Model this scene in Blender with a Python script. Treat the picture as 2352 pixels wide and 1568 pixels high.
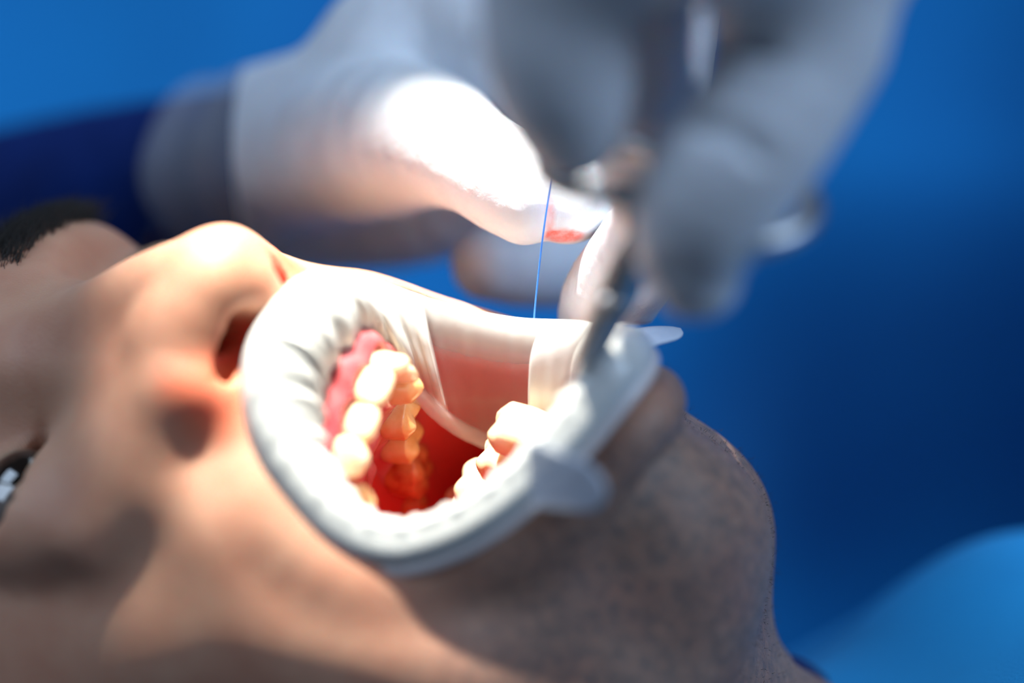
import bpy, math, random
import numpy as np
from mathutils import Matrix, Vector
random.seed(7); rng = np.random.default_rng(7)
for o in list(bpy.data.objects): bpy.data.objects.remove(o)
scene = bpy.context.scene; COL = scene.collection
MM = 0.001
# ------------------------------------------------------------------ camera
D = 463.0; K = 196.0 / 2352            # camera distance to the focus plane (mm), mm per photo pixel there
cam = bpy.data.cameras.new('camera'); camo = bpy.data.objects.new('camera', cam); COL.objects.link(camo)
camo.location = (0, -D * MM, 0); camo.rotation_euler = (math.pi / 2, 0, 0)
cam.lens = 85.0; cam.sensor_width = 36.0; cam.clip_start = 0.01; cam.clip_end = 20
cam.dof.use_dof = True; cam.dof.focus_distance = (D - 4) * MM; cam.dof.aperture_fstop = 3.2; cam.dof.aperture_blades = 0
scene.camera = camo
# ------------------------------------------------------------------ light
w = bpy.data.worlds.new('room'); scene.world = w; w.use_nodes = True
w.node_tree.nodes['Background'].inputs[0].default_value = (0.40, 0.42, 0.48, 1)
w.node_tree.nodes['Background'].inputs[1].default_value = 0.09
def aim(o, tgt):
    o.rotation_euler = (Vector(tgt) - o.location).to_track_quat('-Z', 'Y').to_euler()
def area(name, loc, tgt, sx, sy, e, col):
    l = bpy.data.lights.new(name, 'AREA'); l.shape = 'RECTANGLE'; l.size = sx; l.size_y = sy; l.energy = e; l.color = col
    o = bpy.data.objects.new(name, l); COL.objects.link(o); o.location = loc; aim(o, tgt); return o
sp = bpy.data.lights.new('dental_lamp', 'SPOT'); sp.energy = 104; sp.color = (1.0, 0.93, 0.80)
sp.spot_size = math.radians(9.8); sp.spot_blend = 0.35; sp.shadow_soft_size = 0.013
spo = bpy.data.objects.new('dental_lamp', sp); COL.objects.link(spo)
TG = Vector((-0.0165, -0.022, -0.006)); spo.location = TG + Vector((-0.05, -0.17, 0.63)); aim(spo, TG)
area('overhead_fill', (0.35, 0.15, 1.7), (0.1, 0.1, 0), 1.0, 1.0, 7.0, (0.7, 0.86, 1.0))  # added overhead fill that brightens the chest drape, no known fixture
area('window_left', (-1.2, -0.7, 1.25), (0, 0, 0), 0.9, 0.9, 17.0, (0.58, 0.76, 1.0))
area('window_right', (1.25, -0.95, 0.9), (0, 0.05, 0), 0.8, 1.0, 22.0, (0.55, 0.74, 1.0))
vs = scene.view_settings; vs.view_transform = 'Standard'; vs.look = 'None'; vs.gamma = 1; vs.exposure = 0.0; vs.use_curve_mapping = False

# ------------------------------------------------------------------ coordinates
def P(px, py, y=0.0):                     # photo pixel at depth y (mm behind the focus plane) -> world mm
    s = (D + y) / D * K
    return np.array([(px - 1176) * s, y, (784 - py) * s])
def rotm(e):
    a, b, c = e
    ca, sa, cb, sb, cc, sc = math.cos(a), math.sin(a), math.cos(b), math.sin(b), math.cos(c), math.sin(c)
    return np.array([[cc, -sc, 0], [sc, cc, 0], [0, 0, 1.]]) @ np.array([[cb, 0, sb], [0, 1, 0], [-sb, 0, cb]]) @ np.array([[1, 0, 0], [0, ca, -sa], [0, sa, ca]])
HM = rotm((0.690930582, 0.0563917453, -0.369897252)); HS = np.array([-88.9, -8.9, 5.6])   # head: a down the face, b patient's left, c forward
def H(a, b, c): return HM @ np.array([a, b, c], float) + HS
def toH(wp): return HM.T @ (np.asarray(wp) - HS)
HEAD = Matrix(((*HM[0], HS[0] * MM), (*HM[1], HS[1] * MM), (*HM[2], HS[2] * MM), (0, 0, 0, 1)))

# ------------------------------------------------------------------ materials
def lin(r, g, b):
    f = lambda v: (v / 255 / 12.92) if v <= 10 else ((v / 255 + .055) / 1.055) ** 2.4
    return (f(r), f(g), f(b), 1)
def nd(nt, t, **kw):
    n = nt.nodes.new(t)
    for k, v in kw.items():
        if k.startswith('_'): setattr(n, k[1:], v)
        else: n.inputs[k].default_value = v
    return n
def mat(name, col, rough=.5, col2=None, nscale=200, bump=0., bscale=800, sss=0., srad=(1, .35, .2), sscale=.003, metal=0., coat=0., spec=.5, trans=0., alpha=1., ior=1.45, sheen=0.):
    m = bpy.data.materials.new(name); m.use_nodes = True; nt = m.node_tree; p = nt.nodes['Principled BSDF']
    p.inputs['Base Color'].default_value = col; p.inputs['Roughness'].default_value = rough; p.inputs['Metallic'].default_value = metal
    p.inputs['Specular IOR Level'].default_value = spec; p.inputs['Coat Weight'].default_value = coat; p.inputs['Coat Roughness'].default_value = .08
    p.inputs['Transmission Weight'].default_value = trans; p.inputs['Alpha'].default_value = alpha; p.inputs['IOR'].default_value = ior
    p.inputs['Sheen Weight'].default_value = sheen
    if sss: p.inputs['Subsurface Weight'].default_value = sss; p.inputs['Subsurface Radius'].default_value = srad; p.inputs['Subsurface Scale'].default_value = sscale
    tc = nd(nt, 'ShaderNodeTexCoord')
    if col2 is not None:
        n = nd(nt, 'ShaderNodeTexNoise', Scale=nscale, Detail=4.0); nt.links.new(tc.outputs['Object'], n.inputs['Vector'])
        r = nd(nt, 'ShaderNodeMapRange'); r.inputs[1].default_value = .35; r.inputs[2].default_value = .68; nt.links.new(n.outputs[0], r.inputs[0])
        mx = nd(nt, 'ShaderNodeMix', _data_type='RGBA'); mx.inputs[6].default_value = col; mx.inputs[7].default_value = col2
        nt.links.new(r.outputs[0], mx.inputs[0]); nt.links.new(mx.outputs[2], p.inputs['Base Color'])
    if bump:
        n = nd(nt, 'ShaderNodeTexNoise', Scale=bscale, Detail=3.0); nt.links.new(tc.outputs['Object'], n.inputs['Vector'])
        b = nd(nt, 'ShaderNodeBump', Strength=bump, Distance=.0008); nt.links.new(n.outputs[0], b.inputs['Height']); nt.links.new(b.outputs[0], p.inputs['Normal'])
    return m
def tint(m, attr, col, inp='Base Color', noise=None, strength=1.0):
    """mix the colour towards col where the vertex attribute marks that area"""
    nt = m.node_tree; p = nt.nodes['Principled BSDF']; s = p.inputs[inp]
    at = nd(nt, 'ShaderNodeAttribute', _attribute_name=attr); mx = nd(nt, 'ShaderNodeMix', _data_type='RGBA')
    if s.links: nt.links.new(s.links[0].from_socket, mx.inputs[6])
    else: mx.inputs[6].default_value = s.default_value
    mx.inputs[7].default_value = col; fac = at.outputs['Fac']
    if noise:
        tc = nd(nt, 'ShaderNodeTexCoord'); n = nd(nt, 'ShaderNodeTexNoise', Scale=noise[0], Detail=6.0, Roughness=.7); nt.links.new(tc.outputs['Object'], n.inputs['Vector'])
        r = nd(nt, 'ShaderNodeMapRange'); r.inputs[1].default_value = noise[1]; r.inputs[2].default_value = noise[2]; nt.links.new(n.outputs[0], r.inputs[0])
        r.inputs[3].default_value = noise[3]; r.inputs[4].default_value = noise[4]
        mu = nd(nt, 'ShaderNodeMath', _operation='MULTIPLY'); nt.links.new(fac, mu.inputs[0]); nt.links.new(r.outputs[0], mu.inputs[1]); fac = mu.outputs[0]
    m2 = nd(nt, 'ShaderNodeMath', _operation='MULTIPLY'); m2.inputs[1].default_value = strength; nt.links.new(fac, m2.inputs[0])
    nt.links.new(m2.outputs[0], mx.inputs[0]); nt.links.new(mx.outputs[2], s)
skin = mat('skin', lin(206, 160, 135), .48, lin(194, 140, 116), 60, .25, 2200, .6, (1, .38, .22), .0055, spec=.4)
tint(skin, 'stubble', lin(66, 74, 80), noise=(420, .30, .72, .45, 1.0), strength=.9)
tint(skin, 'mucosa', lin(208, 58, 56), noise=(160, .2, .8, .92, 1.0))
tint(skin, 'ala_glow', lin(228, 118, 86), strength=.75)  # light glowing through the nose wing, painted as a reddish tint
gum_m = mat('gum', lin(208, 108, 112), .25, lin(194, 66, 74), 180, .3, 500, .35, (1, .3, .25), .003, coat=.5)
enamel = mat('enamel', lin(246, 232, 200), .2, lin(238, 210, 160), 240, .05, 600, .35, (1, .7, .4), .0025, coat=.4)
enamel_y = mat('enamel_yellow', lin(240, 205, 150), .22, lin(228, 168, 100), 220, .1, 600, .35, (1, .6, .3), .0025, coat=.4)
enamel_r = mat('enamel_bounce_stained', lin(226, 142, 88), .22, lin(186, 72, 42), 330, .3, 600, .35, (1, .45, .25), .0025, coat=.5)  # orange partly paints red bounce light in the mouth, partly blood stain
latex = mat('glove_latex', lin(214, 219, 228), .42, lin(204, 208, 217), 90, .35, 420, .45, (1, .42, .28), .0045, spec=.45)
tint(latex, 'blood', lin(222, 84, 66), noise=(500, .3, .7, .5, 1.0))
cuff_m = mat('glove_cuff', lin(200, 206, 214), .5, bump=.3, bscale=300, alpha=.16)
hair_m = mat('hair', lin(30, 24, 22), .45)
sclera = mat('sclera', lin(110, 100, 96), .12, coat=1.); iris_m = mat('iris', lin(22, 14, 10), .1, coat=1.)
steel = mat('steel', (.52, .52, .53, 1), .42, (.44, .45, .46, 1), 300, .08, 900, metal=1.)
thread_m = mat('suture_blue', lin(60, 130, 225), .35)
navy = mat('sleeve_navy', lin(0, 36, 104), .85, lin(0, 26, 82), 40, .3, 1500, spec=.2)
cloth = mat('drape_blue', lin(0, 128, 200), .9, lin(0, 118, 190), 14, .25, 1800, sheen=.05)
cloth2 = mat('bib_blue', lin(6, 158, 232), .8, lin(16, 166, 238), 20, .25, 1800, sheen=.05)
collar_m = mat('collar_navy', lin(0, 30, 88), .9, lin(0, 24, 74), 30)
def film_mat(name, col, opac, rough=.3):
    m = mat(name, col, rough, bump=.12, bscale=260, sss=.5, srad=(1, .8, .7), sscale=.0025, coat=.25); nt = m.node_tree; p = nt.nodes['Principled BSDF']
    at = nd(nt, 'ShaderNodeAttribute', _attribute_name='thin'); r = nd(nt, 'ShaderNodeMapRange'); r.inputs[3].default_value = opac[0]; r.inputs[4].default_value = opac[1]
    nt.links.new(at.outputs['Fac'], r.inputs[0]); nt.links.new(r.outputs[0], p.inputs['Alpha'])
    return m
film_m = film_mat('retractor_film', lin(216, 217, 214), (1.0, .08))
ring_m = film_mat('retractor_ring', lin(236, 226, 226), (.82, .28), .2)
tab_m = mat('retractor_tab', lin(214, 224, 240), .3, bump=.5, bscale=700, alpha=.72, coat=.3)

# ------------------------------------------------------------------ mesh helpers
def mesh_obj(name, V, F, m, parent=None, smooth=True, attrs=None, local=False):
    me = bpy.data.meshes.new(name); V = np.asarray(V, np.float32) * MM
    if isinstance(F, np.ndarray):
        nf, k = F.shape; me.vertices.add(len(V)); me.vertices.foreach_set('co', V.ravel())
        me.loops.add(nf * k); me.loops.foreach_set('vertex_index', F.astype(np.int32).ravel())
        me.polygons.add(nf); me.polygons.foreach_set('loop_start', np.arange(0, nf * k, k, dtype=np.int32))
    else: me.from_pydata(V.tolist(), [], F)
    me.update(calc_edges=True); me.validate()
    me.polygons.foreach_set('use_smooth', [smooth] * len(me.polygons))
    for k, v in (attrs or {}).items():
        at = me.attributes.new(k, 'FLOAT', 'POINT'); at.data.foreach_set('value', np.asarray(v, np.float32))
    me.materials.append(m); o = bpy.data.objects.new(name, me); COL.objects.link(o)
    if parent is not None:
        o.parent = parent
        if not local: o.matrix_parent_inverse = WM[parent.name].inverted()
    return o
WM = {}
def empty(name, label, cat, base=None, matrix=None, group=None):
    o = bpy.data.objects.new(name, None); COL.objects.link(o); o.empty_display_size = .01
    mw = matrix if matrix is not None else Matrix.Translation(Vector([float(v) * MM for v in base]))
    o.matrix_world = mw; WM[o.name] = mw; tag(o, label, cat, group); return o
def tag(o, label, cat, group=None, kind=None):
    o['label'] = label; o['category'] = cat
    if group: o['group'] = group
    if kind: o['kind'] = kind
def crom(pts, n):                                   # Catmull-Rom through rows of pts
    pts = np.asarray(pts, float); Q = np.vstack([2 * pts[0] - pts[1], pts, 2 * pts[-1] - pts[-2]]); out = []
    for i in range(1, len(Q) - 2):
        for t in np.linspace(0, 1, n, endpoint=False):
            p0, p1, p2, p3 = Q[i - 1:i + 3]
            out.append(.5 * (2 * p1 + (p2 - p0) * t + (2 * p0 - 5 * p1 + 4 * p2 - p3) * t * t + (3 * p1 - p0 - 3 * p2 + p3) * t ** 3))
    return np.array(out + [pts[-1]])
def tube(pts, r, seg=12, closed=False, flat=None):
    pts = np.asarray(pts, float); n = len(pts); r = np.broadcast_to(r, (n,)); V = []; F = []
    T = (np.roll(pts, -1, 0) - np.roll(pts, 1, 0)) if closed else np.gradient(pts, axis=0)
    T /= np.linalg.norm(T, axis=1)[:, None]; u = np.cross(T[0], [.3, .2, .9]); u /= np.linalg.norm(u)
    for i in range(n):
        u = u - T[i] * (u @ T[i]); u /= np.linalg.norm(u); v = np.cross(T[i], u)
        for j in range(seg):
            a = 2 * math.pi * j / seg; V.append(pts[i] + r[i] * (math.cos(a) * u + math.sin(a) * v))
    for i in range(n if closed else n - 1):
        for j in range(seg):
            F.append([i * seg + j, i * seg + (j + 1) % seg, ((i + 1) % n) * seg + (j + 1) % seg, ((i + 1) % n) * seg + j])
    if not closed: F += [list(range(seg))[::-1], list(range((n - 1) * seg, n * seg))]
    return np.array(V), F
def loft(rows, closed_u=False):
    rows = np.asarray(rows); nu, nv = rows.shape[:2]; idx = np.arange(nu * nv).reshape(nu, nv)
    I = np.vstack([idx, idx[:1]]) if closed_u else idx
    F = np.stack([I[:-1, :-1], I[1:, :-1], I[1:, 1:], I[:-1, 1:]], -1).reshape(-1, 4)
    return rows.reshape(-1, 3), F
# signed distance fields on a grid, meshed with surface nets
class Field:
    def __init__(s, lo, hi, h):
        s.lo = np.array(lo, float); s.h = h; s.n = np.ceil((np.array(hi) - s.lo) / h).astype(int) + 1
        s.d = np.full(s.n, 1e3, np.float32)
    def sub(s, lo, hi):
        i0 = np.clip(np.floor((np.array(lo) - s.lo) / s.h).astype(int), 0, s.n); i1 = np.clip(np.ceil((np.array(hi) - s.lo) / s.h).astype(int) + 1, 0, s.n)
        sl = tuple(slice(a, b) for a, b in zip(i0, i1))
        g = [(s.lo[k] + s.h * np.arange(i0[k], i1[k])).astype(np.float32) for k in range(3)]
        return sl, (g[0][:, None, None], g[1][None, :, None], g[2][None, None, :])
    def comb(s, sl, q, k, op):
        d = s.d[sl]
        if d.size == 0: return
        if op == 'sub': d = -d; 
        if k > 0:
            hh = np.maximum(k - np.abs(d - q), 0) / k; v = np.minimum(d, q) - hh * hh * k * .25
        else: v = np.minimum(d, q)
        s.d[sl] = -v if op == 'sub' else v
    def ell(s, c, r, k=4., op='add', rot=None):
        c = np.array(c, float); r = np.array(r, float); m = r.max() + k + 3 * s.h if rot is not None else r + k + 3 * s.h
        sl, (x, y, z) = s.sub(c - m, c + m); x = x - np.float32(c[0]); y = y - np.float32(c[1]); z = z - np.float32(c[2])
        if rot is not None:
            R = rot.T.astype(np.float32); x, y, z = R[0, 0] * x + R[0, 1] * y + R[0, 2] * z, R[1, 0] * x + R[1, 1] * y + R[1, 2] * z, R[2, 0] * x + R[2, 1] * y + R[2, 2] * z
        r = r.astype(np.float32)
        k0 = np.sqrt((x / r[0]) ** 2 + (y / r[1]) ** 2 + (z / r[2]) ** 2); k1 = np.sqrt((x / r[0] ** 2) ** 2 + (y / r[1] ** 2) ** 2 + (z / r[2] ** 2) ** 2) + 1e-6
        s.comb(sl, k0 * (k0 - 1) / k1, k, op)
    def cone(s, a, b, ra, rb, k=4., op='add', pad=0.):
        a = np.array(a, float); b = np.array(b, float); m = max(ra, rb) + k + pad + 3 * s.h
        sl, (x, y, z) = s.sub(np.minimum(a, b) - m, np.maximum(a, b) + m); ba = (b - a).astype(np.float32); L = max(float(ba @ ba), 1e-6)
        x = x - np.float32(a[0]); y = y - np.float32(a[1]); z = z - np.float32(a[2])
        t = np.clip((x * ba[0] + y * ba[1] + z * ba[2]) / L, 0, 1)
        s.comb(sl, np.sqrt((x - t * ba[0]) ** 2 + (y - t * ba[1]) ** 2 + (z - t * ba[2]) ** 2) - (ra + (rb - ra) * t), k, op)
    def chain(s, rows, k=3., op='add', sub=3):       # rows of (x, y, z, r)
        Q = crom(rows, sub) if len(rows) > 2 else np.asarray(rows, float)
        m = Q[:, 3].max() + k + 3 * s.h; sl, _ = s.sub(Q[:, :3].min(0) - m, Q[:, :3].max(0) + m)
        t = Field((0, 0, 0), (0, 0, 0), s.h); t.lo = s.lo + s.h * np.array([q.start for q in sl]); t.n = np.array([q.stop - q.start for q in sl])
        if t.n.min() <= 0: return
        t.d = np.full(t.n, 1e3, np.float32); pad = max(k, 4.0)
        for i in range(len(Q) - 1): t.cone(Q[i, :3], Q[i + 1, :3], Q[i, 3], Q[i + 1, 3], 0, pad=pad)
        s.comb(sl, t.d, k, op)
    def blur(s, r, n):                               # box-blur the field: one soft, continuous surface
        d = np.clip(s.d, -25, 25)
        for _ in range(n):
            for ax in range(3):
                p = np.concatenate([np.repeat(d.take([0], ax), r + 1, ax), d, np.repeat(d.take([-1], ax), r, ax)], ax); cs = np.cumsum(p, ax, dtype=np.float32)
                m_ = d.shape[ax]; d = (cs.take(range(2 * r + 1, 2 * r + 1 + m_), ax) - cs.take(range(0, m_), ax)) / (2 * r + 1)
        s.d = d
    def mesh(s):
        d = s.d
        for ax in range(3):
            for e in (0, -1): d[tuple(e if q == ax else slice(None) for q in range(3))] = s.h * .5      # close the surface at the border
        ins = d < 0; n = s.n - 1
        cnt = sum(ins[i:n[0] + i, j:n[1] + j, k:n[2] + k].astype(np.int8) for i in (0, 1) for j in (0, 1) for k in (0, 1))
        act = (cnt > 0) & (cnt < 8); ijk = np.argwhere(act); idm = np.full(act.shape, -1, np.int32); idm[act] = np.arange(len(ijk))
        acc = np.zeros((len(ijk), 3)); num = np.zeros(len(ijk))
        cs = [(i, j, k) for i in (0, 1) for j in (0, 1) for k in (0, 1)]
        val = {c: d[ijk[:, 0] + c[0], ijk[:, 1] + c[1], ijk[:, 2] + c[2]] for c in cs}
        for c in cs:
            for ax in range(3):
                if c[ax]: continue
                e = list(c); e[ax] = 1; e = tuple(e); v0, v1 = val[c], val[e]; x = (v0 < 0) != (v1 < 0)
                t = np.where(x, v0 / np.where(x, v0 - v1, 1), 0); p = np.tile(np.array(c, float), (len(ijk), 1)); p[:, ax] = t
                acc += p * x[:, None]; num += x
        V = s.lo + s.h * (ijk + acc / num[:, None]); F = []
        for ax in range(3):
            o1, o2 = (ax + 1) % 3, (ax + 2) % 3; sl0 = [slice(None)] * 3; sl1 = [slice(None)] * 3; sl0[ax] = slice(0, -1); sl1[ax] = slice(1, None)
            A = ins[tuple(sl0)]; B = ins[tuple(sl1)]; e = np.argwhere(A != B)
            e = e[(e[:, o1] > 0) & (e[:, o2] > 0) & (e[:, o1] < n[o1]) & (e[:, o2] < n[o2])]; fl = A[tuple(e.T)]
            def cid(d1, d2):
                q = e.copy(); q[:, o1] -= d1; q[:, o2] -= d2; return idm[tuple(q.T)]
            q = np.stack([cid(1, 1), cid(0, 1), cid(0, 0), cid(1, 0)], 1); q[~fl] = q[~fl][:, ::-1]; F.append(q)
        return V, np.vstack(F)
def sstep(e0, e1, x):
    t = np.clip((x - e0) / (e1 - e0), 0, 1); return t * t * (3 - 2 * t)

# ================================================================== the cloth behind, the chest drape
def sheet(name, f, u, v, m, parent=None, thick=.6):
    rows = [[f(a, b) for b in v] for a in u]; V, F = loft(rows); o = mesh_obj(name, V, F, m, parent)
    md = o.modifiers.new('thickness', 'SOLIDIFY'); md.thickness = thick * MM; return o
def slab(name, lo, hi, m):
    V = [(x, y, z) for x in (lo[0], hi[0]) for y in (lo[1], hi[1]) for z in (lo[2], hi[2])]
    o = mesh_obj(name, np.array(V, float), [[0, 1, 3, 2], [4, 6, 7, 5], [0, 4, 5, 1], [2, 3, 7, 6], [0, 2, 6, 4], [1, 5, 7, 3]], m, smooth=False); o['kind'] = 'structure'
wall_m = mat('wall_paint', lin(90, 130, 180), .8, lin(84, 124, 174), 3, .1, 60); floor_m = mat('floor_vinyl', lin(120, 130, 140), .4, lin(112, 122, 132), 5)
slab('floor', (-2600, -2600, -1000), (2600, 2400, -950), floor_m); slab('wall_back', (-2600, 2300, -950), (2600, 2400, 1700), wall_m)
def back(a, b):
    y = 330 + 40 * math.sin(a / 75 + .6 + .004 * b) + 14 * math.sin(a / 27 + b / 90.) + 10 * math.sin(b / 55 + a / 120) - 55 * math.exp(-((a - 60) / 60) ** 2) * sstep(-160, 40, -b)
    y += 150 * sstep(60, -110, b) * sstep(-20, 110, a)
    return (a, y, b)
o = sheet('surgical_drape', back, np.linspace(-330, 330, 90), np.linspace(-330, 260, 70), cloth)
tag(o, 'bright blue cloth drape hanging in soft folds behind the gloved hands', 'drape')
def bib(a, b):                                       # a along x, b away from the camera
    b -= sstep(60, 105, a) * 80 * (230 - b) / 208
    z = -66 + 16 * sstep(40, 125, a) * 1.5 - .0026 * (b - 70) ** 2 - 14 * sstep(120, 40, a) + 1.6 * math.sin(a / 9 + b / 22) + 2.0 * math.sin(b / 15 - a / 30)
    return (a, b, z)
o = sheet('chest_drape', bib, np.linspace(54, 300, 70), np.linspace(22, 230, 60), cloth2)
tag(o, 'light blue drape mounded over the chest to the right of the chin', 'drape')
V, F = tube(crom([P(1690, 1600, 10), P(1770, 1560, 20), P(1850, 1590, 45), P(1900, 1680, 70)], 8), 5.5, 14)
o = mesh_obj('collar', V, F, collar_m); tag(o, 'dark navy fabric collar edge tucked under the jaw, bottom of the picture', 'collar')

# ================================================================== the patient
OC = np.array([(50, 0, 1), (51, 14, -4), (57, 25, -13), (67, 31, -21), (80, 32.5, -24), (94, 29, -21), (107, 22, -16), (115, 12, -9), (118, 1, -4),
               (116, -7, -4), (110, -15, -9), (101, -23, -15.5), (90.5, -29.5, -20), (79, -33, -22), (67.5, -32.5, -18), (56, -26, -9.5), (49.5, -14, -1)], float)   # where the outer ring sits on the skin

pat = empty('person', 'patient lying face up with mouth held open and grey stubble on the jaw', 'person', matrix=HEAD)
f = Field((-122, -84, -188), (158, 84, 34), 1.15)
f.ell((-25, 0, -92), (92, 74, 92), 0)                      # cranium
f.ell((42, 0, -53), (50, 45, 49), 12)                      # mid face
for b in (-1, 1):
    f.ell((25, 37 * b, -50), (18, 14, 18), 12)             # cheekbone
    f.ell((60, 33 * b, -64), (46, 20, 36), 12); f.ell((47, 27 * b, -23), (17, 12, 12.5), 9); f.ell((54, 33 * b, -46), (34, 13, 20), 12)
f.ell((60, 0, -31), (22, 28, 29), 10)                      # maxilla under the upper lip
f.ell((113.5, 0, -46), (20, 20.5, 23), 5); f.ell((118, 0, -57), (14, 20, 18), 6)     # jaw, opened
f.ell((106, 0, -35), (10, 14, 13), 6)
for b in (-1, 1):
    f.cone((114, 8 * b, -53), (102, 37 * b, -86), 18, 17, 6)
    f.cone((102, 37 * b, -86), (84, 54 * b, -110), 17, 17, 8)
    f.cone((84, 54 * b, -110), (20, 60 * b, -106), 17, 14, 16)
    f.ell((90, 29 * b, -67), (34, 16, 28), 12); f.ell((99, 19 * b, -47), (16, 13, 17), 8)
f.ell((106, 0, -90), (24, 36, 42), 8)                      # floor of the mouth
f.cone((112, 0, -128), (158, 0, -165), 38, 42, 10)         # neck
f.blur(3, 3)
for b in (-1, 1): f.ell((22, 72 * b, -98), (30, 7, 17), 6); f.ell((20, 80 * b, -95), (17, 5, 9), 3, 'sub')       # ears
f.ell((-14, 0, -14), (13, 36, 14), 14)                     # brow
for b in (-1, 1):
    f.cone((-13, 10 * b, -9), (-16, 38 * b, -19), 8, 7, 9)
    f.ell((10, 31 * b, -5), (15, 17, 10), 9, 'sub')        # orbit
    f.ell((6.5, 31 * b, -23.5), (13.6, 14.5, 12.8), 3)     # lids
    f.ell((21, 28 * b, -19), (8, 14, 7), 10, 'add')        # lower-lid mound
# nose
f.chain([(-4, 0, -8, 8), (8, 0, -4.5, 8), (24, 0, 4.2, 8.2), (35, 0, 8.6, 8.6), (41, 0, 10.2, 8.9)], 6)
f.ell((41, 0, 9.8), (9.2, 10.2, 9.6), 2)
for b in (-1, 1):
    f.cone((8, 7 * b, -9), (36, 13 * b, -3), 7.5, 9.5, 9)
    f.ell((38.5, 18.0 * b if b < 0 else 12.5, -3.2 if b < 0 else -3.5), (9.6, 7.2, 9.2), 4); f.ell((29, 21 * b, -15), (15, 12, 12), 9)     # ala
    f.ell((41.5, 4.5 * b, 10.0), (6.0, 5.4, 6.5), 3); f.ell((36, 9.5 * b, 2.5), (9.8, 8.6, 9.4), 4); f.ell((38.5, 7.5 * b, 6.0), (7.8, 6.6, 8.2), 4)
f.cone((48, 0, 9.5), (51.5, 0, -1), 3.8, 4.8, 3)            # columella
for b in (-1, 1):
    k_ = 1.0 if b < 0 else .62; f.chain([(47.6, 7.6 * b, 6.5, 2.6 * k_), (46.5, 9.4 * b, 3.5, 3.6 * k_), (44.5, 12 * b * (k_ + .38 if b < 0 else .85), -1.5, 3.2 * k_)], 1.2, 'sub')
    f.cone((49, 8 * b, 4), (36, 6 * b, 2), 3.2, 4, 1.5, 'sub')
    # eye slit
    f.ell((6.6, 31 * b, -11), (2.3, 12.5, 9), 1.5, 'sub')
    f.ell((6, 31 * b, -23.5), (12.2, 12.4, 12.2), 0, 'sub')
_q = np.vstack([OC, OC[:1]]); f.chain(np.column_stack([_q[:, 0], _q[:, 1] * (.95 - .07 * ((_q[:, 0] > 70) & (_q[:, 1] < -5))), _q[:, 2] - 8.5 - 3.5 * (_q[:, 0] > 100), 7.0 - 1.7 * (_q[:, 0] > 85)]), 7)     # lips stretched by the ring
# mouth
f.ell((82, 0, -6), (25.5, 28, 26), 2, 'sub'); f.ell((70, 0, -8), (18, 28, 27), 2, 'sub'); f.ell((97, 0, -8), (17, 17, 26), 2, 'sub')
_in = OC + (np.array([82., 0, 0]) - OC) * np.array([1, 1, 0]) * .22; _fp = np.vstack([np.column_stack([_in[:, 0], _in[:, 1], _in[:, 2] + dz]) for dz in (4, -4)] + [np.column_stack([OC[:, 0] * .68 + 82 * .32, OC[:, 1] * .68, OC[:, 2] - 15])])
for dz in (4, -4): f.chain(np.column_stack([_in[1:8], np.full(7, 7.0)]) + np.array([0, 0, dz, 0]), 1, 'sub')       # room for the funnel of the retractor
f.chain(np.column_stack([OC[1:8, 0] * .68 + 82 * .32, OC[1:8, 1] * .68, OC[1:8, 2] - 15, np.full(7, 9.0)]), 1, 'sub')
cav_c, cav_r = np.array((78., 1.5, -54.)), np.array((28., 29.5, 46.))
f.ell(cav_c, cav_r, 5, 'sub')
V, F = f.mesh()
a, b, c = V.T
q = np.sqrt((((V - cav_c) / cav_r) ** 2).sum(1)); muc = sstep(1.10, 1.02, q) * sstep(4, -8, c)
q2 = np.sqrt((((V - np.array((82., 0, -6))) / np.array((25.5, 27.5, 26))) ** 2).sum(1)); muc = np.maximum(muc, sstep(1.14, 1.05, q2))
q3 = np.sqrt((((V - np.array((70., 0, -8))) / np.array((17., 26.5, 26))) ** 2).sum(1)); muc = np.maximum(muc, sstep(1.14, 1.05, q3) * sstep(6, 0, c))
_cl4 = crom(_in[1:8], 6); _d4 = np.min([np.sqrt(((V - p) ** 2).sum(1)) for p in np.vstack([_cl4 + (0, 0, 4), _cl4 - (0, 0, 4), _cl4 - (0, 0, 14)])], 0); muc = np.maximum(muc, sstep(9.0, 7.6, _d4))
noseq = sstep(5.5, 3.5, np.sqrt(((V - np.array((45, 8, 2.)))[:, [1, 2]] ** 2).sum(1))) + sstep(5.5, 3.5, np.sqrt(((V - np.array((45, -8, 2.)))[:, [1, 2]] ** 2).sum(1)))
muc = np.maximum(muc, np.clip(noseq, 0, 1) * sstep(52, 47, a) * sstep(34, 40, a) * .7)
stub = sstep(84, 116, a + .22 * np.abs(b) + .18 * (-c - 20)) * (1 - muc) * sstep(-4, -16, c)
stub = np.maximum(stub, .35 * sstep(112, 122, a) * (1 - muc))
ala_glow = sstep(9, 3, np.abs(np.abs(b) - 19)) * sstep(34, 42, a) * sstep(56, 48, a) * sstep(-14, -4, c) * sstep(9, 3, c)  # mask of the painted glow on the nose wings
head = mesh_obj('head', V, F, skin, pat, attrs={'mucosa': muc, 'stubble': stub, 'ala_glow': ala_glow}, local=True)
head['label'] = 'tan skin of the face with grey stubble over chin and jaw'
HV, HF, HST = V, F, stub
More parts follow.
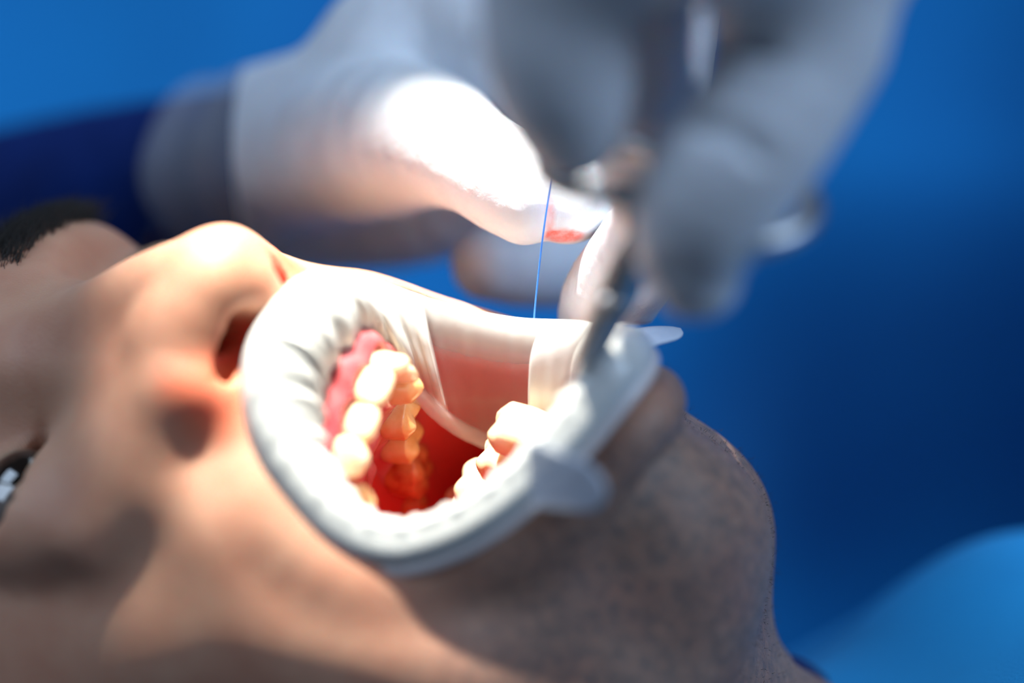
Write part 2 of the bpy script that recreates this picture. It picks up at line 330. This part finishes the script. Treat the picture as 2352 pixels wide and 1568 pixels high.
# eyes
def sphere(c, r, nu=24, nv=16, sq=(1, 1, 1)):
    rows = [[(c[0] + r * sq[0] * math.sin(t) * math.cos(p), c[1] + r * sq[1] * math.sin(t) * math.sin(p), c[2] + r * sq[2] * math.cos(t)) for t in np.linspace(0.001, math.pi - .001, nv)] for p in np.linspace(0, 2 * math.pi, nu, endpoint=False)]
    return loft(rows, True)
for b in (-1, 1):
    V, F = sphere((6, 31 * b, -23.5), 12.1); ey = mesh_obj('eye', V, F, sclera, pat, local=True)
    V, F = sphere((6.5, 29.5 * b, -16.2), 7.4, sq=(1, 1, .76)); mesh_obj('iris', V, F, iris_m, ey, local=True)
# hairs
def hairs(name, roots, dirs, ln, r, m, parent, bend=None, seg=3):
    V = []; F = []
    for i, (p, d) in enumerate(zip(roots, dirs)):
        d = d / np.linalg.norm(d); u = np.cross(d, [.31, .5, .8]); u /= np.linalg.norm(u); v = np.cross(d, u); b0 = len(V); L = ln[i]
        for k in range(seg):
            t = k / seg; cpt = p + d * L * t + (bend * L * t * t if bend is not None else 0); rr = r * (1 - .8 * t)
            for j in range(3):
                an = 2.094 * j; V.append(cpt + rr * (math.cos(an) * u + math.sin(an) * v))
        V.append(p + d * L + (bend * L if bend is not None else 0))
        for k in range(seg - 1):
            for j in range(3): F.append([b0 + k * 3 + j, b0 + k * 3 + (j + 1) % 3, b0 + k * 3 + 3 + (j + 1) % 3, b0 + k * 3 + 3 + j])
        for j in range(3): F.append([b0 + (seg - 1) * 3 + j, b0 + (seg - 1) * 3 + (j + 1) % 3, b0 + seg * 3])
    o = mesh_obj(name, np.array(V), F, m, parent, local=True); o['kind'] = 'stuff'; return o
me = head.data; nrm = np.zeros(len(me.vertices) * 3, np.float32); me.vertices.foreach_get('normal', nrm); nrm = nrm.reshape(-1, 3)
for side in (-1, 1):
    sel = np.where((side * HV[:, 1] > 9) & (side * HV[:, 1] < 44) & (np.abs(HV[:, 0] + 15.5 + .06 * (side * HV[:, 1] - 10)) < 5.2) & (HV[:, 2] > -40))[0]
    if len(sel):
        NB = 1900; pk = rng.choice(sel, NB); rt = HV[pk] + rng.normal(0, .5, (NB, 3)) - .3 * nrm[pk]
        dr = nrm[pk] * .45 + np.stack([rng.normal(-.25, .25, NB), side * rng.normal(.8, .2, NB), np.zeros(NB)], 1)
        hairs('eyebrow', rt, dr, rng.uniform(4, 8.5, NB), .105, hair_m, pat, np.array([.12, 0, -.18]))
pk = rng.choice(len(HV), 9000, p=HST / HST.sum()); pk = pk[(HV[pk, 1] < 45)]; n_ = len(pk)
hairs('stubble', HV[pk] + rng.normal(0, .45, (n_, 3)), nrm[pk] + rng.normal(0, .35, (n_, 3)), rng.uniform(.5, 1.1, n_), .055, hair_m, pat, seg=1)
th = np.linspace(-1, 1, 34)
for side in (-1, 1):
    rt = np.stack([3.2 + 1.4 * th ** 2, 31 * side + 11.5 * th, -12.2 - 4 * th ** 2], 1)
    hairs('eyelashes', rt, np.stack([np.full(34, .45), side * .35 * np.ones(34), np.ones(34) * .9], 1), rng.uniform(5, 8, 34), .08, hair_m, pat, np.array([-.25, 0, .1]))
g = Field((-128, -84, -194), (80, 84, 10), 2.0); g.ell((-25, 0, -93), (97, 78.5, 96), 0); g.ell((30, 0, -15), (78, 110, 82), 6, 'sub'); g.ell((75, 0, -100), (62, 110, 95), 6, 'sub')
V, F = g.mesh(); mesh_obj('hair', V, F, mat('scalp_hair', lin(34, 27, 24), .6, lin(20, 16, 15), 900, .8, 1600), pat, local=True)
# gums and teeth (head coordinates)
upper = [(70, -25.5, -30, 'pre'), (70.5, -22.5, -21.5, 'pre'), (70.5, -18, -14, 'can'), (70.5, -11.5, -11, 'inc'), (71, -4.6, -8.5, 'cen'), (71, 3.4, -9.5, 'cen'), (69.5, 9.3, -16.5, 'inc'),
         (68, 11.5, -23, 'can'), (63.5, 14.6, -33.5, 'pre'), (61, 17.6, -42.5, 'pre'), (59.5, 19.8, -52.5, 'mol'), (57, 21.6, -63.5, 'mol')]
lower = [(82, 12.5, -32, 'pre'), (77.5, 13.6, -40.5, 'pre'), (70.5, 14.0, -50, 'mol'), (63.5, 17, -60.5, 'mol')]
def arch_mesh(tt, off, r, name, extra=None):
    lo = np.array([min(t[i] for t in tt) for i in range(3)]) - 22; hi = np.array([max(t[i] for t in tt) for i in range(3)]) + 22
    g = Field(lo, hi, .7); g.chain([(t[0] + off, t[1], t[2], r) for t in (tt if off < 0 else tt[1:])], 3, sub=2)
    sgn = -1 if off < 0 else 1
    for t in (tt if off < 0 else tt[1:]): g.ell((t[0] + off * .68, t[1] * 1.03, t[2]), (4.6, 4.7, 4.7) if off < 0 else (3.2, 3.6, 3.6), 2.5)
    for t in tt: g.ell((t[0] + off * .2, t[1], t[2]), (abs(off) * .52, 2.9, 2.9), 1.5, 'sub')
    if extra: extra(g)
    V, F = g.mesh(); return mesh_obj(name, V, F, gum_m, pat, local=True)
def palate(g):
    g.cone((54, 0, -20), (45, 0, -62), 6.5, 9, 7)
    for k in range(5): g.cone((59.5 - 1.6 * k, -8, -21 - 7 * k), (59.5 - 1.6 * k, 8, -21 - 7 * k), 1.5, 1.5, 2.5)
ug = arch_mesh(upper, -11, 6.4, 'upper_gum', palate); lg = arch_mesh(lower, 12, 4.2, 'lower_gum')
ug['label'] = 'pink upper gum ridge with red palate'
def tooth(kind, width, depth, height, seed):
    r_ = random.Random(seed); nu, nv = 36, 22; rows = []
    cus = {'mol': [(-.45, -.45), (.45, -.45), (-.45, .45), (.45, .45)], 'pre': [(0, -.5), (0, .5)], 'can': [(0, 0)], 'inc': [], 'cen': []}[kind]
    for i in range(nu):
        p = 2 * math.pi * i / nu; row = []
        for j in range(nv):
            t = j / (nv - 1)                       # 0 root .. 1 tip centre
            if t < .62: h = t / .62 * .86; rad = .70 + .30 * math.sin(min(1, h / .62) * math.pi / 2) - .10 * max(0, h - .5) ** 1.2
            else:
                s = (t - .62) / .38; h = .86 + .14 * math.sin(s * math.pi / 2); rad = (.70 + .30 - .10 * .36 ** 1.2) * math.cos(s * math.pi / 2) ** .75
            e = 2.6; cx, sy = math.cos(p), math.sin(p); q = (abs(cx) ** e + abs(sy) ** e) ** (-1 / e)
            x = width / 2 * rad * q * cx; y = depth / 2 * rad * q * sy
            if kind in ('inc', 'cen'): y *= (1 - .62 * h); x *= .88 + .16 * h; y -= .9 * h * h
            if kind == 'can': y *= (1 - .35 * h); x *= 1 - .22 * max(0, h - .6) / .4
            z = h * height
            if h > .7 and cus:
                u_, v_ = x / (width / 2), y / (depth / 2); amp = max(math.exp(-((u_ - a_) ** 2 + (v_ - b_) ** 2) / .18) for a_, b_ in cus)
                z += (amp - .55) * (1.3 if kind != 'can' else 1.2) * sstep(.7, .95, h)
            row.append((x, y, z))
        rows.append(row)
    return loft(rows, True)
dim = {'mol': (10.6, 10.6, 9.5), 'pre': (7.6, 9.4, 9.5), 'can': (7.8, 8.2, 11.0), 'inc': (7.2, 6.8, 12.5), 'cen': (9.0, 7.4, 13.0)}
def place_teeth(tt, up, parent, mats):
    n = len(tt)
    for i, t in enumerate(tt):
        p = np.array(t[:3], float); pa = np.array(tt[max(i - 1, 0)][:3], float); pb = np.array(tt[min(i + 1, n - 1)][:3], float); mdir = pb - pa; mdir[0] *= .5; mdir /= np.linalg.norm(mdir)
        z = np.array([1., 0, 0]) * (1 if up else -1) + np.array([0, p[1] * .004, .10]); z -= mdir * (z @ mdir); z /= np.linalg.norm(z)
        y = np.cross(z, mdir); w_, dp, hh = dim[t[3]]
        if not up: w_, dp, hh = w_ * 1.12, dp * 1.12, 13.5
        V, F = tooth(t[3], w_, dp, hh, i); cen = np.array([0, 0, -40.]);
        lab = np.array([0, p[1], p[2] + 40]); 
        if (y @ lab) < 0: V = V * np.array([1, -1, 1]); F = F[:, ::-1]
        W = p - z * hh * .94 + V[:, :1] * mdir + V[:, 1:2] * y * np.sign(1) + V[:, 2:] * z
        mesh_obj('tooth', W, F, mats[i], parent, local=True)
place_teeth(upper, True, ug, [enamel_y, enamel_y, enamel, enamel, enamel, enamel, enamel, enamel_y, enamel_y, enamel_y, enamel_r, enamel_r])  # amber on the far-left teeth stands in for red bounce light
place_teeth(lower, False, lg, [enamel] * 4)

# ================================================================== lip retractor
ret = empty('lip_retractor', 'translucent white lip and cheek retractor holding the open mouth', 'retractor', base=H(85, -20, -30))
_n = len(OC); _cl = crom(np.vstack([OC[-2:], OC, OC[:3]]), 30)[60:60 + 30 * _n]
def ringbase(ph):
    x = ph / (2 * math.pi) * len(_cl); i0 = int(x) % len(_cl); p = _cl[i0] + (_cl[(i0 + 1) % len(_cl)] - _cl[i0]) * (x - int(x))
    tg = _cl[(i0 + 6) % len(_cl)] - _cl[i0 - 6]; n_in = np.array([tg[1], -tg[0]]); n_in /= np.linalg.norm(n_in)
    if n_in @ (np.array([84., 0]) - p[:2]) < 0: n_in = -n_in
    return p[0], p[1], p[2], n_in, .5 + .5 * math.cos(ph), math.sin(ph) ** 2
def saw(ph, far):
    d = math.degrees(ph); v = 0.0
    for e0, wd, h in ((36, 22, 4.2), (57, 19, 4.6)):          # flaps that end abruptly
        if e0 - wd < d < e0: v += h * ((d - e0 + wd) / wd) ** 1.2
    for e0, wd, h in ((99, 18, 3.8), (117, 16, 3.6), (133, 30, 3.6)):   # flaps that start abruptly
        if e0 < d < e0 + wd: v += h * (1 - (d - e0) / wd) ** 1.1
    return v
NP = 420; rows = []; thin = []; Ipts = []; Opts = []
for i in range(NP):
    ph = 2 * math.pi * i / NP; A, B, c0, n_in, top, side = ringbase(ph); far = max(0, math.sin(ph)); near = max(0, -math.sin(ph))
    wd = 7.5 + 6.5 * top ** 1.5 + 1.5 * (1 - top) ** 2 - 3.5 * far * side; hk = 4.8 + 3.0 * top - 3.0 * side * far - 1.8 * side * near; wd -= 3.0 * side * near + 2.2 * near * (1 - top) * (1 - side * .6); dep = 14 + 12 * side - 3.5 * far * side
    dg = math.degrees(ph) if ph < math.pi else math.degrees(ph) - 360
    fl = saw(ph, far); wr = .45 * math.sin(ph * 37) + .35 * math.sin(ph * 61 + 1)
    cp = [(-.2, -4.0), (-.8, 0.2), (1.5, hk * .72), (wd * .45, hk), (wd * .85, hk * .62), (wd, 0.5), (wd * .95, -dep * .35), (wd * .72, -dep * .7), (wd * .5, -dep)]
    cf = [(-.2, -4.0), (-.8, 0.2), (.8, hk * .7), (2.6, hk * .85), (4.4, hk * .35), (6.2, -dep * .14), (8.6, -dep * .42), (10, -dep * .72), (10.8, -dep)]
    fw = sstep(.25, .8, far); cp = [(p[0] * (1 - fw) + q_[0] * fw, p[1] * (1 - fw) + q_[1] * fw) for p, q_ in zip(cp, cf)]      # the far side is a sloping funnel
    pr = crom(np.array(cp), 5); row = []
    for k, (dn, dc) in enumerate(pr):
        s = k / (len(pr) - 1); bump = fl * sstep(.30, .62, s) * (1 - sstep(.75, 1, s)) + wr * sstep(.2, .45, s) * (1 - .85 * far)
        row.append((A + n_in[0] * (dn + bump), B + n_in[1] * (dn + bump), c0 + dc))
        tn = 0.0
        if 56.9 < dg < 99.2: tn = sstep(.46, .70, s)
        elif 5 < dg <= 56.9 or 99.2 <= dg < 165: tn = .85 * sstep(.58, .90, s)
        thin.append(tn)
    rows.append(row); Ipts.append(row[-1]); Opts.append(row[1])
V, F = loft(rows, True); V = (HM @ V.T).T + HS
o = mesh_obj('film', V, F, film_m, ret, attrs={'thin': thin}); o['label'] = 'white stretched elastic film folded over the lips'
md = o.modifiers.new('thickness', 'SOLIDIFY'); md.thickness = .35 * MM; md.offset = 0
V, F = tube(np.array(Ipts)[::3], 1.7, 10, True); o = mesh_obj('inner_ring', (HM @ V.T).T + HS, F, ring_m, ret, attrs={'thin': np.full(len(V), 1.0)}); o['label'] = 'clear inner ring lying inside the cheek'
V, F = tube(np.array(Opts)[::3], 1.5, 12, True); o = mesh_obj('outer_ring', (HM @ V.T).T + HS, F, ring_m, ret, attrs={'thin': np.zeros(len(V))})
def tongue(name, p0, p1, wv, wid, th, m, parent):
    p0, p1, wv = map(lambda v: np.asarray(v, float), (p0, p1, wv)); ax = p1 - p0; L = np.linalg.norm(ax); ax /= L; wv = wv - ax * (wv @ ax); wv /= np.linalg.norm(wv); nn = np.cross(ax, wv); rows = []
    for t in np.linspace(0, 1, 26):
        hw = wid / 2 * (1 - .35 * t) * (1 if t < .7 else math.sqrt(max(0, 1 - ((t - .7) / .3) ** 2)) * .995 + .005); row = []
        for k in range(20):
            an = 2 * math.pi * k / 20; cx, sy = math.cos(an), math.sin(an); u = math.copysign(abs(cx) ** .8, cx)
            rim = th * (.55 + .45 * abs(u) ** 4); row.append(p0 + ax * L * t + wv * hw * u + nn * rim / 2 * sy)
        rows.append(row)
    V, F = loft(np.swapaxes(np.array(rows), 0, 1), True); return mesh_obj(name, V, F, m, parent)
o = tongue('pull_tab', P(1395, 790, -20), P(1563, 758, -8), (0, 1, .38), 9.5, 1.6, tab_m, ret); o['label'] = 'clear plastic tab with a rounded end'
o = tongue('pull_tab', P(1215, 1085, -62), P(1392, 1128, -70), (.1, -.5, .8), 13, 1.8, tab_m, ret); o['label'] = 'blurred clear round tab below the ring'

# ================================================================== gloved hands
def W4(px, py, y, r): return (*P(px, py, y), r)
def glove(name, fn, lo, hi, h, parent, m=latex):
    g = Field(lo, hi, h); fn(g); V, F = g.mesh(); at = {}
    if m is latex:                                   # blood on the fingertip that presses the thread
        d = (V - P(1298, 542, -2)) / np.array([4.0, 7.0, 1.3]); d2 = (V - P(1262, 500, -3)) / np.array([1.0, 6, 4.5])
        at['blood'] = np.clip(sstep(1.25, .75, np.sqrt((d ** 2).sum(1))) + .5 * sstep(1.3, .6, np.sqrt((d2 ** 2).sum(1))), 0, 1)
    return mesh_obj(name, V, F, m, parent, attrs=at)
lh = empty('gloved_hand', 'white gloved hand with dark navy sleeve, thumb and finger pinching the blue thread', 'hand', base=P(450, 400, 110))
def left_hand(g):
    g.chain([W4(520, 380, 104, 21), W4(640, 340, 92, 20), W4(780, 300, 74, 20), W4(920, 220, 62, 19)], 6)            # wrist, metacarpals
    g.chain([W4(560, 420, 112, 20), W4(760, 440, 108, 19), W4(960, 440, 98, 17), W4(1100, 380, 88, 14)], 8)         # heel of the hand
    g.chain([W4(900, 130, 72, 17), W4(1040, 60, 62, 14), W4(1180, 110, 46, 12)], 6)
    g.chain([W4(700, 350, 74, 16), W4(850, 320, 50, 17.5), W4(985, 320, 28, 14), W4(1085, 365, 13, 10.8), W4(1165, 415, 5, 10.4), W4(1208, 455, 2, 8.8)], 4)   # thumb
    g.ell(P(1203, 462, 1), (5.6, 8.2, 7.2), 2.5)
    g.chain([W4(1040, 60, 62, 13), W4(1230, 170, 34, 11), W4(1345, 290, 16, 10.2), W4(1372, 400, 8, 9.2), W4(1315, 470, 4, 7.4)], 3)      # index
    g.ell(P(1296, 482, 3), (5.0, 7.0, 6.0), 2)
    g.chain([W4(1060, 80, 85, 13), W4(1330, 260, 100, 10.5), W4(1440, 470, 98, 9.6), W4(1360, 600, 80, 8.8), W4(1220, 615, 62, 8.6), W4(1120, 607, 54, 7.8)], 3)   # middle, curled back
    g.chain([W4(1060, 260, 105, 12), W4(1300, 430, 118, 10), W4(1340, 560, 116, 9)], 3)
    for x0, dx in ((700, 0), (742, 10), (782, 18), (820, 24)):                                                    # folds at the thumb root
        y0 = 57.5 - (x0 - 700) * .165
        g.chain([W4(x0 - 4, 265, y0 + 1.5, 1.0), W4(x0 + 8 + dx, 350, y0 - 1.5, 1.7), W4(x0 + 50 + dx, 440, y0 - 3, 1.2)], 3, 'sub')
glove('glove', left_hand, (-62, -14, 2), (38, 145, 92), .9, lh)
# wide glove cuff, open at the wrist
cuff = []
ax0, ax1 = P(505, 405, 114), P(720, 352, 88)
axd = (ax1 - ax0) / np.linalg.norm(ax1 - ax0); cu = np.cross(axd, (0, 1, 0)); cu /= np.linalg.norm(cu); cv = np.cross(axd, cu)
for t in np.linspace(0, 1, 16):
    rr = 22.5 - .6 * t + .8 * math.sin(t * 14); cuff.append([ax0 + (ax1 - ax0) * t + rr * (1 + .03 * math.sin(5 * an)) * (math.cos(an) * cu + math.sin(an) * cv) for an in np.linspace(0, 2 * math.pi, 40, endpoint=False)])
V, F = loft(np.swapaxes(np.array(cuff), 0, 1), True); o = mesh_obj('cuff', V, F, cuff_m, lh); o['label'] = 'thin see-through glove cuff over the navy sleeve'; md = o.modifiers.new('thickness', 'SOLIDIFY'); md.thickness = .5 * MM
def sleeve(g):
    g.chain([W4(-420, 640, 190, 34), W4(-60, 560, 160, 28), W4(240, 480, 138, 25), W4(620, 370, 100, 18)], 8)
    for t in np.linspace(.05, .95, 13):
        x = -300 + 800 * t + random.uniform(-18, 18); y = 150 - t * 34; q = 590 - 190 * t; r = 29 - 8 * t
        g.chain([W4(x - 30, q - 300 + 40 * t, y - r * .55, 2.5), W4(x + 20, q - 80, y - r * 1.06, 3.2), W4(x + 95, q + 200, y - r * .8, 2.2)], 6, 'sub')
glove('sleeve', sleeve, (-250, 60, -85), (-35, 240, 110), 1.6, lh, navy)['label'] = 'dark navy fabric sleeve'

rh = empty('gloved_hand', 'grey blurred gloved hand in front, holding the steel needle holder', 'hand', base=P(1900, -540, -100))
def right_hand(g):
    g.chain([W4(1960, -330, -84, 16), W4(1868, -60, -84, 13.2), W4(1850, 90, -88, 12.6), W4(1742, 300, -92, 11.6), W4(1630, 460, -90, 11.2), W4(1590, 560, -86, 9.2), W4(1600, 632, -84, 7.2)], 3)    # index
    g.ell(P(1832, 70, -89), (12.5, 12.5, 12), 4)
    g.chain([W4(1560, -420, -100, 14), W4(1330, -190, -98, 13), W4(1278, 20, -95, 11.8), W4(1295, 180, -92, 11), W4(1312, 290, -88, 8.4)], 3)       # thumb
    g.chain([W4(1640, -360, -95, 12), W4(1490, -90, -80, 9.2), W4(1466, 150, -70, 9), W4(1505, 390, -48, 9.2), W4(1522, 500, -24, 9.2), W4(1455, 605, -2, 9.4), W4(1398, 690, 9, 9.4), W4(1370, 790, 15, 8)], 3)   # middle
    g.chain([W4(1720, -330, -40, 13), W4(1580, -80, 0, 9.0), W4(1566, 90, 8, 7.2), W4(1572, 190, 9, 5.6), W4(1568, 250, 8, 4.2)], 2.5)            # ring
    g.chain([W4(1560, -420, -100, 15), W4(1720, -360, -92, 18), W4(1960, -330, -88, 18)], 10)
    g.chain([W4(1340, -200, -98, 13), W4(1600, -225, -106, 14.5), W4(1868, -150, -94, 14)], 8)        # web between thumb and index, added just out of view to shade the gap
    g.ell(P(1860, -520, -86), (34, 26, 28), 12); g.cone(P(1720, -360, -92), P(1720, -340, -42), 15, 13, 8)
    g.chain([W4(1690, 110, -96.5, .8), W4(1780, 130, -99.5, 1.2), W4(1900, 150, -97, .8)], 2.5, 'sub')
    g.chain([W4(1600, 290, -98, .6), W4(1680, 305, -103.5, 1.0), W4(1740, 360, -102, .6)], 2.5, 'sub')
    g.chain([W4(1530, 610, -92, .6), W4(1580, 620, -95, .9), W4(1620, 600, -93, .6)], 2, 'sub')
glove('glove', right_hand, (-28, -150, 3), (100, 30, 150), 1.0, rh)

# ================================================================== needle holder and thread
nh = empty('needle_holder', 'steel needle holder with ring handles, its jaws reaching into the mouth', 'instrument', base=P(1340, 835, -38))
def bar(name, rows, m=steel, flat=.6, parent=nh):
    Q = crom(rows, 6); pts, r = Q[:, :3], Q[:, 3]; V, F = tube(pts, r, 14); return mesh_obj(name, V, F, m, parent)
bar('jaw', [W4(1395, 705, -60, 2.6), W4(1365, 770, -57, 2.3), W4(1335, 838, -53, 1.8), W4(1305, 905, -44, 1.0)])
bar('jaw', [W4(1410, 710, -58, 2.6), W4(1382, 772, -55, 2.2), W4(1352, 838, -51, 1.7), W4(1318, 905, -42, 1.0)])
bar('shank', [W4(1395, 710, -60, 2.8), W4(1430, 630, -63, 2.8), W4(1472, 550, -67, 2.4), W4(1540, 500, -72, 2.1), W4(1602, 478, -76, 2.0)])
bar('shank', [W4(1412, 712, -58, 2.8), W4(1446, 640, -60, 2.8), W4(1466, 570, -62, 2.4), W4(1455, 500, -68, 2.1), W4(1425, 440, -74, 2.0)])
V, F = sphere(P(1404, 702, -63), 1, 20, 12, (2.4, 1.2, 2.4)); mesh_obj('pivot_screw', V, F, steel, nh)
def ring(cx, cy, y, r, th, tilt):
    c = P(cx, cy, y); pts = [c + r * np.array([math.cos(t), math.sin(t) * math.sin(tilt), math.sin(t) * math.cos(tilt)]) for t in np.linspace(0, 2 * math.pi, 48, endpoint=False)]
    V, F = tube(pts, th, 12, True); mesh_obj('finger_ring', V, F, steel, nh)
ring(1695, 470, -84, 11.5, 1.9, .95); ring(1385, 385, -80, 9.5, 1.8, 1.05)
pts = crom([P(1270, 392, -9), P(1262, 440, -8.5), P(1250, 520, -7), P(1240, 600, -5), P(1228, 718, -3), P(1227, 780, -2), P(1236, 880, -1), P(1225, 960, 2), P(1150, 1010, 6)], 10)
V, F = tube(pts, .19, 8); o = mesh_obj('suture_thread', V, F, thread_m)
tag(o, 'thin blue suture thread running from the pinched fingers into the mouth', 'thread')
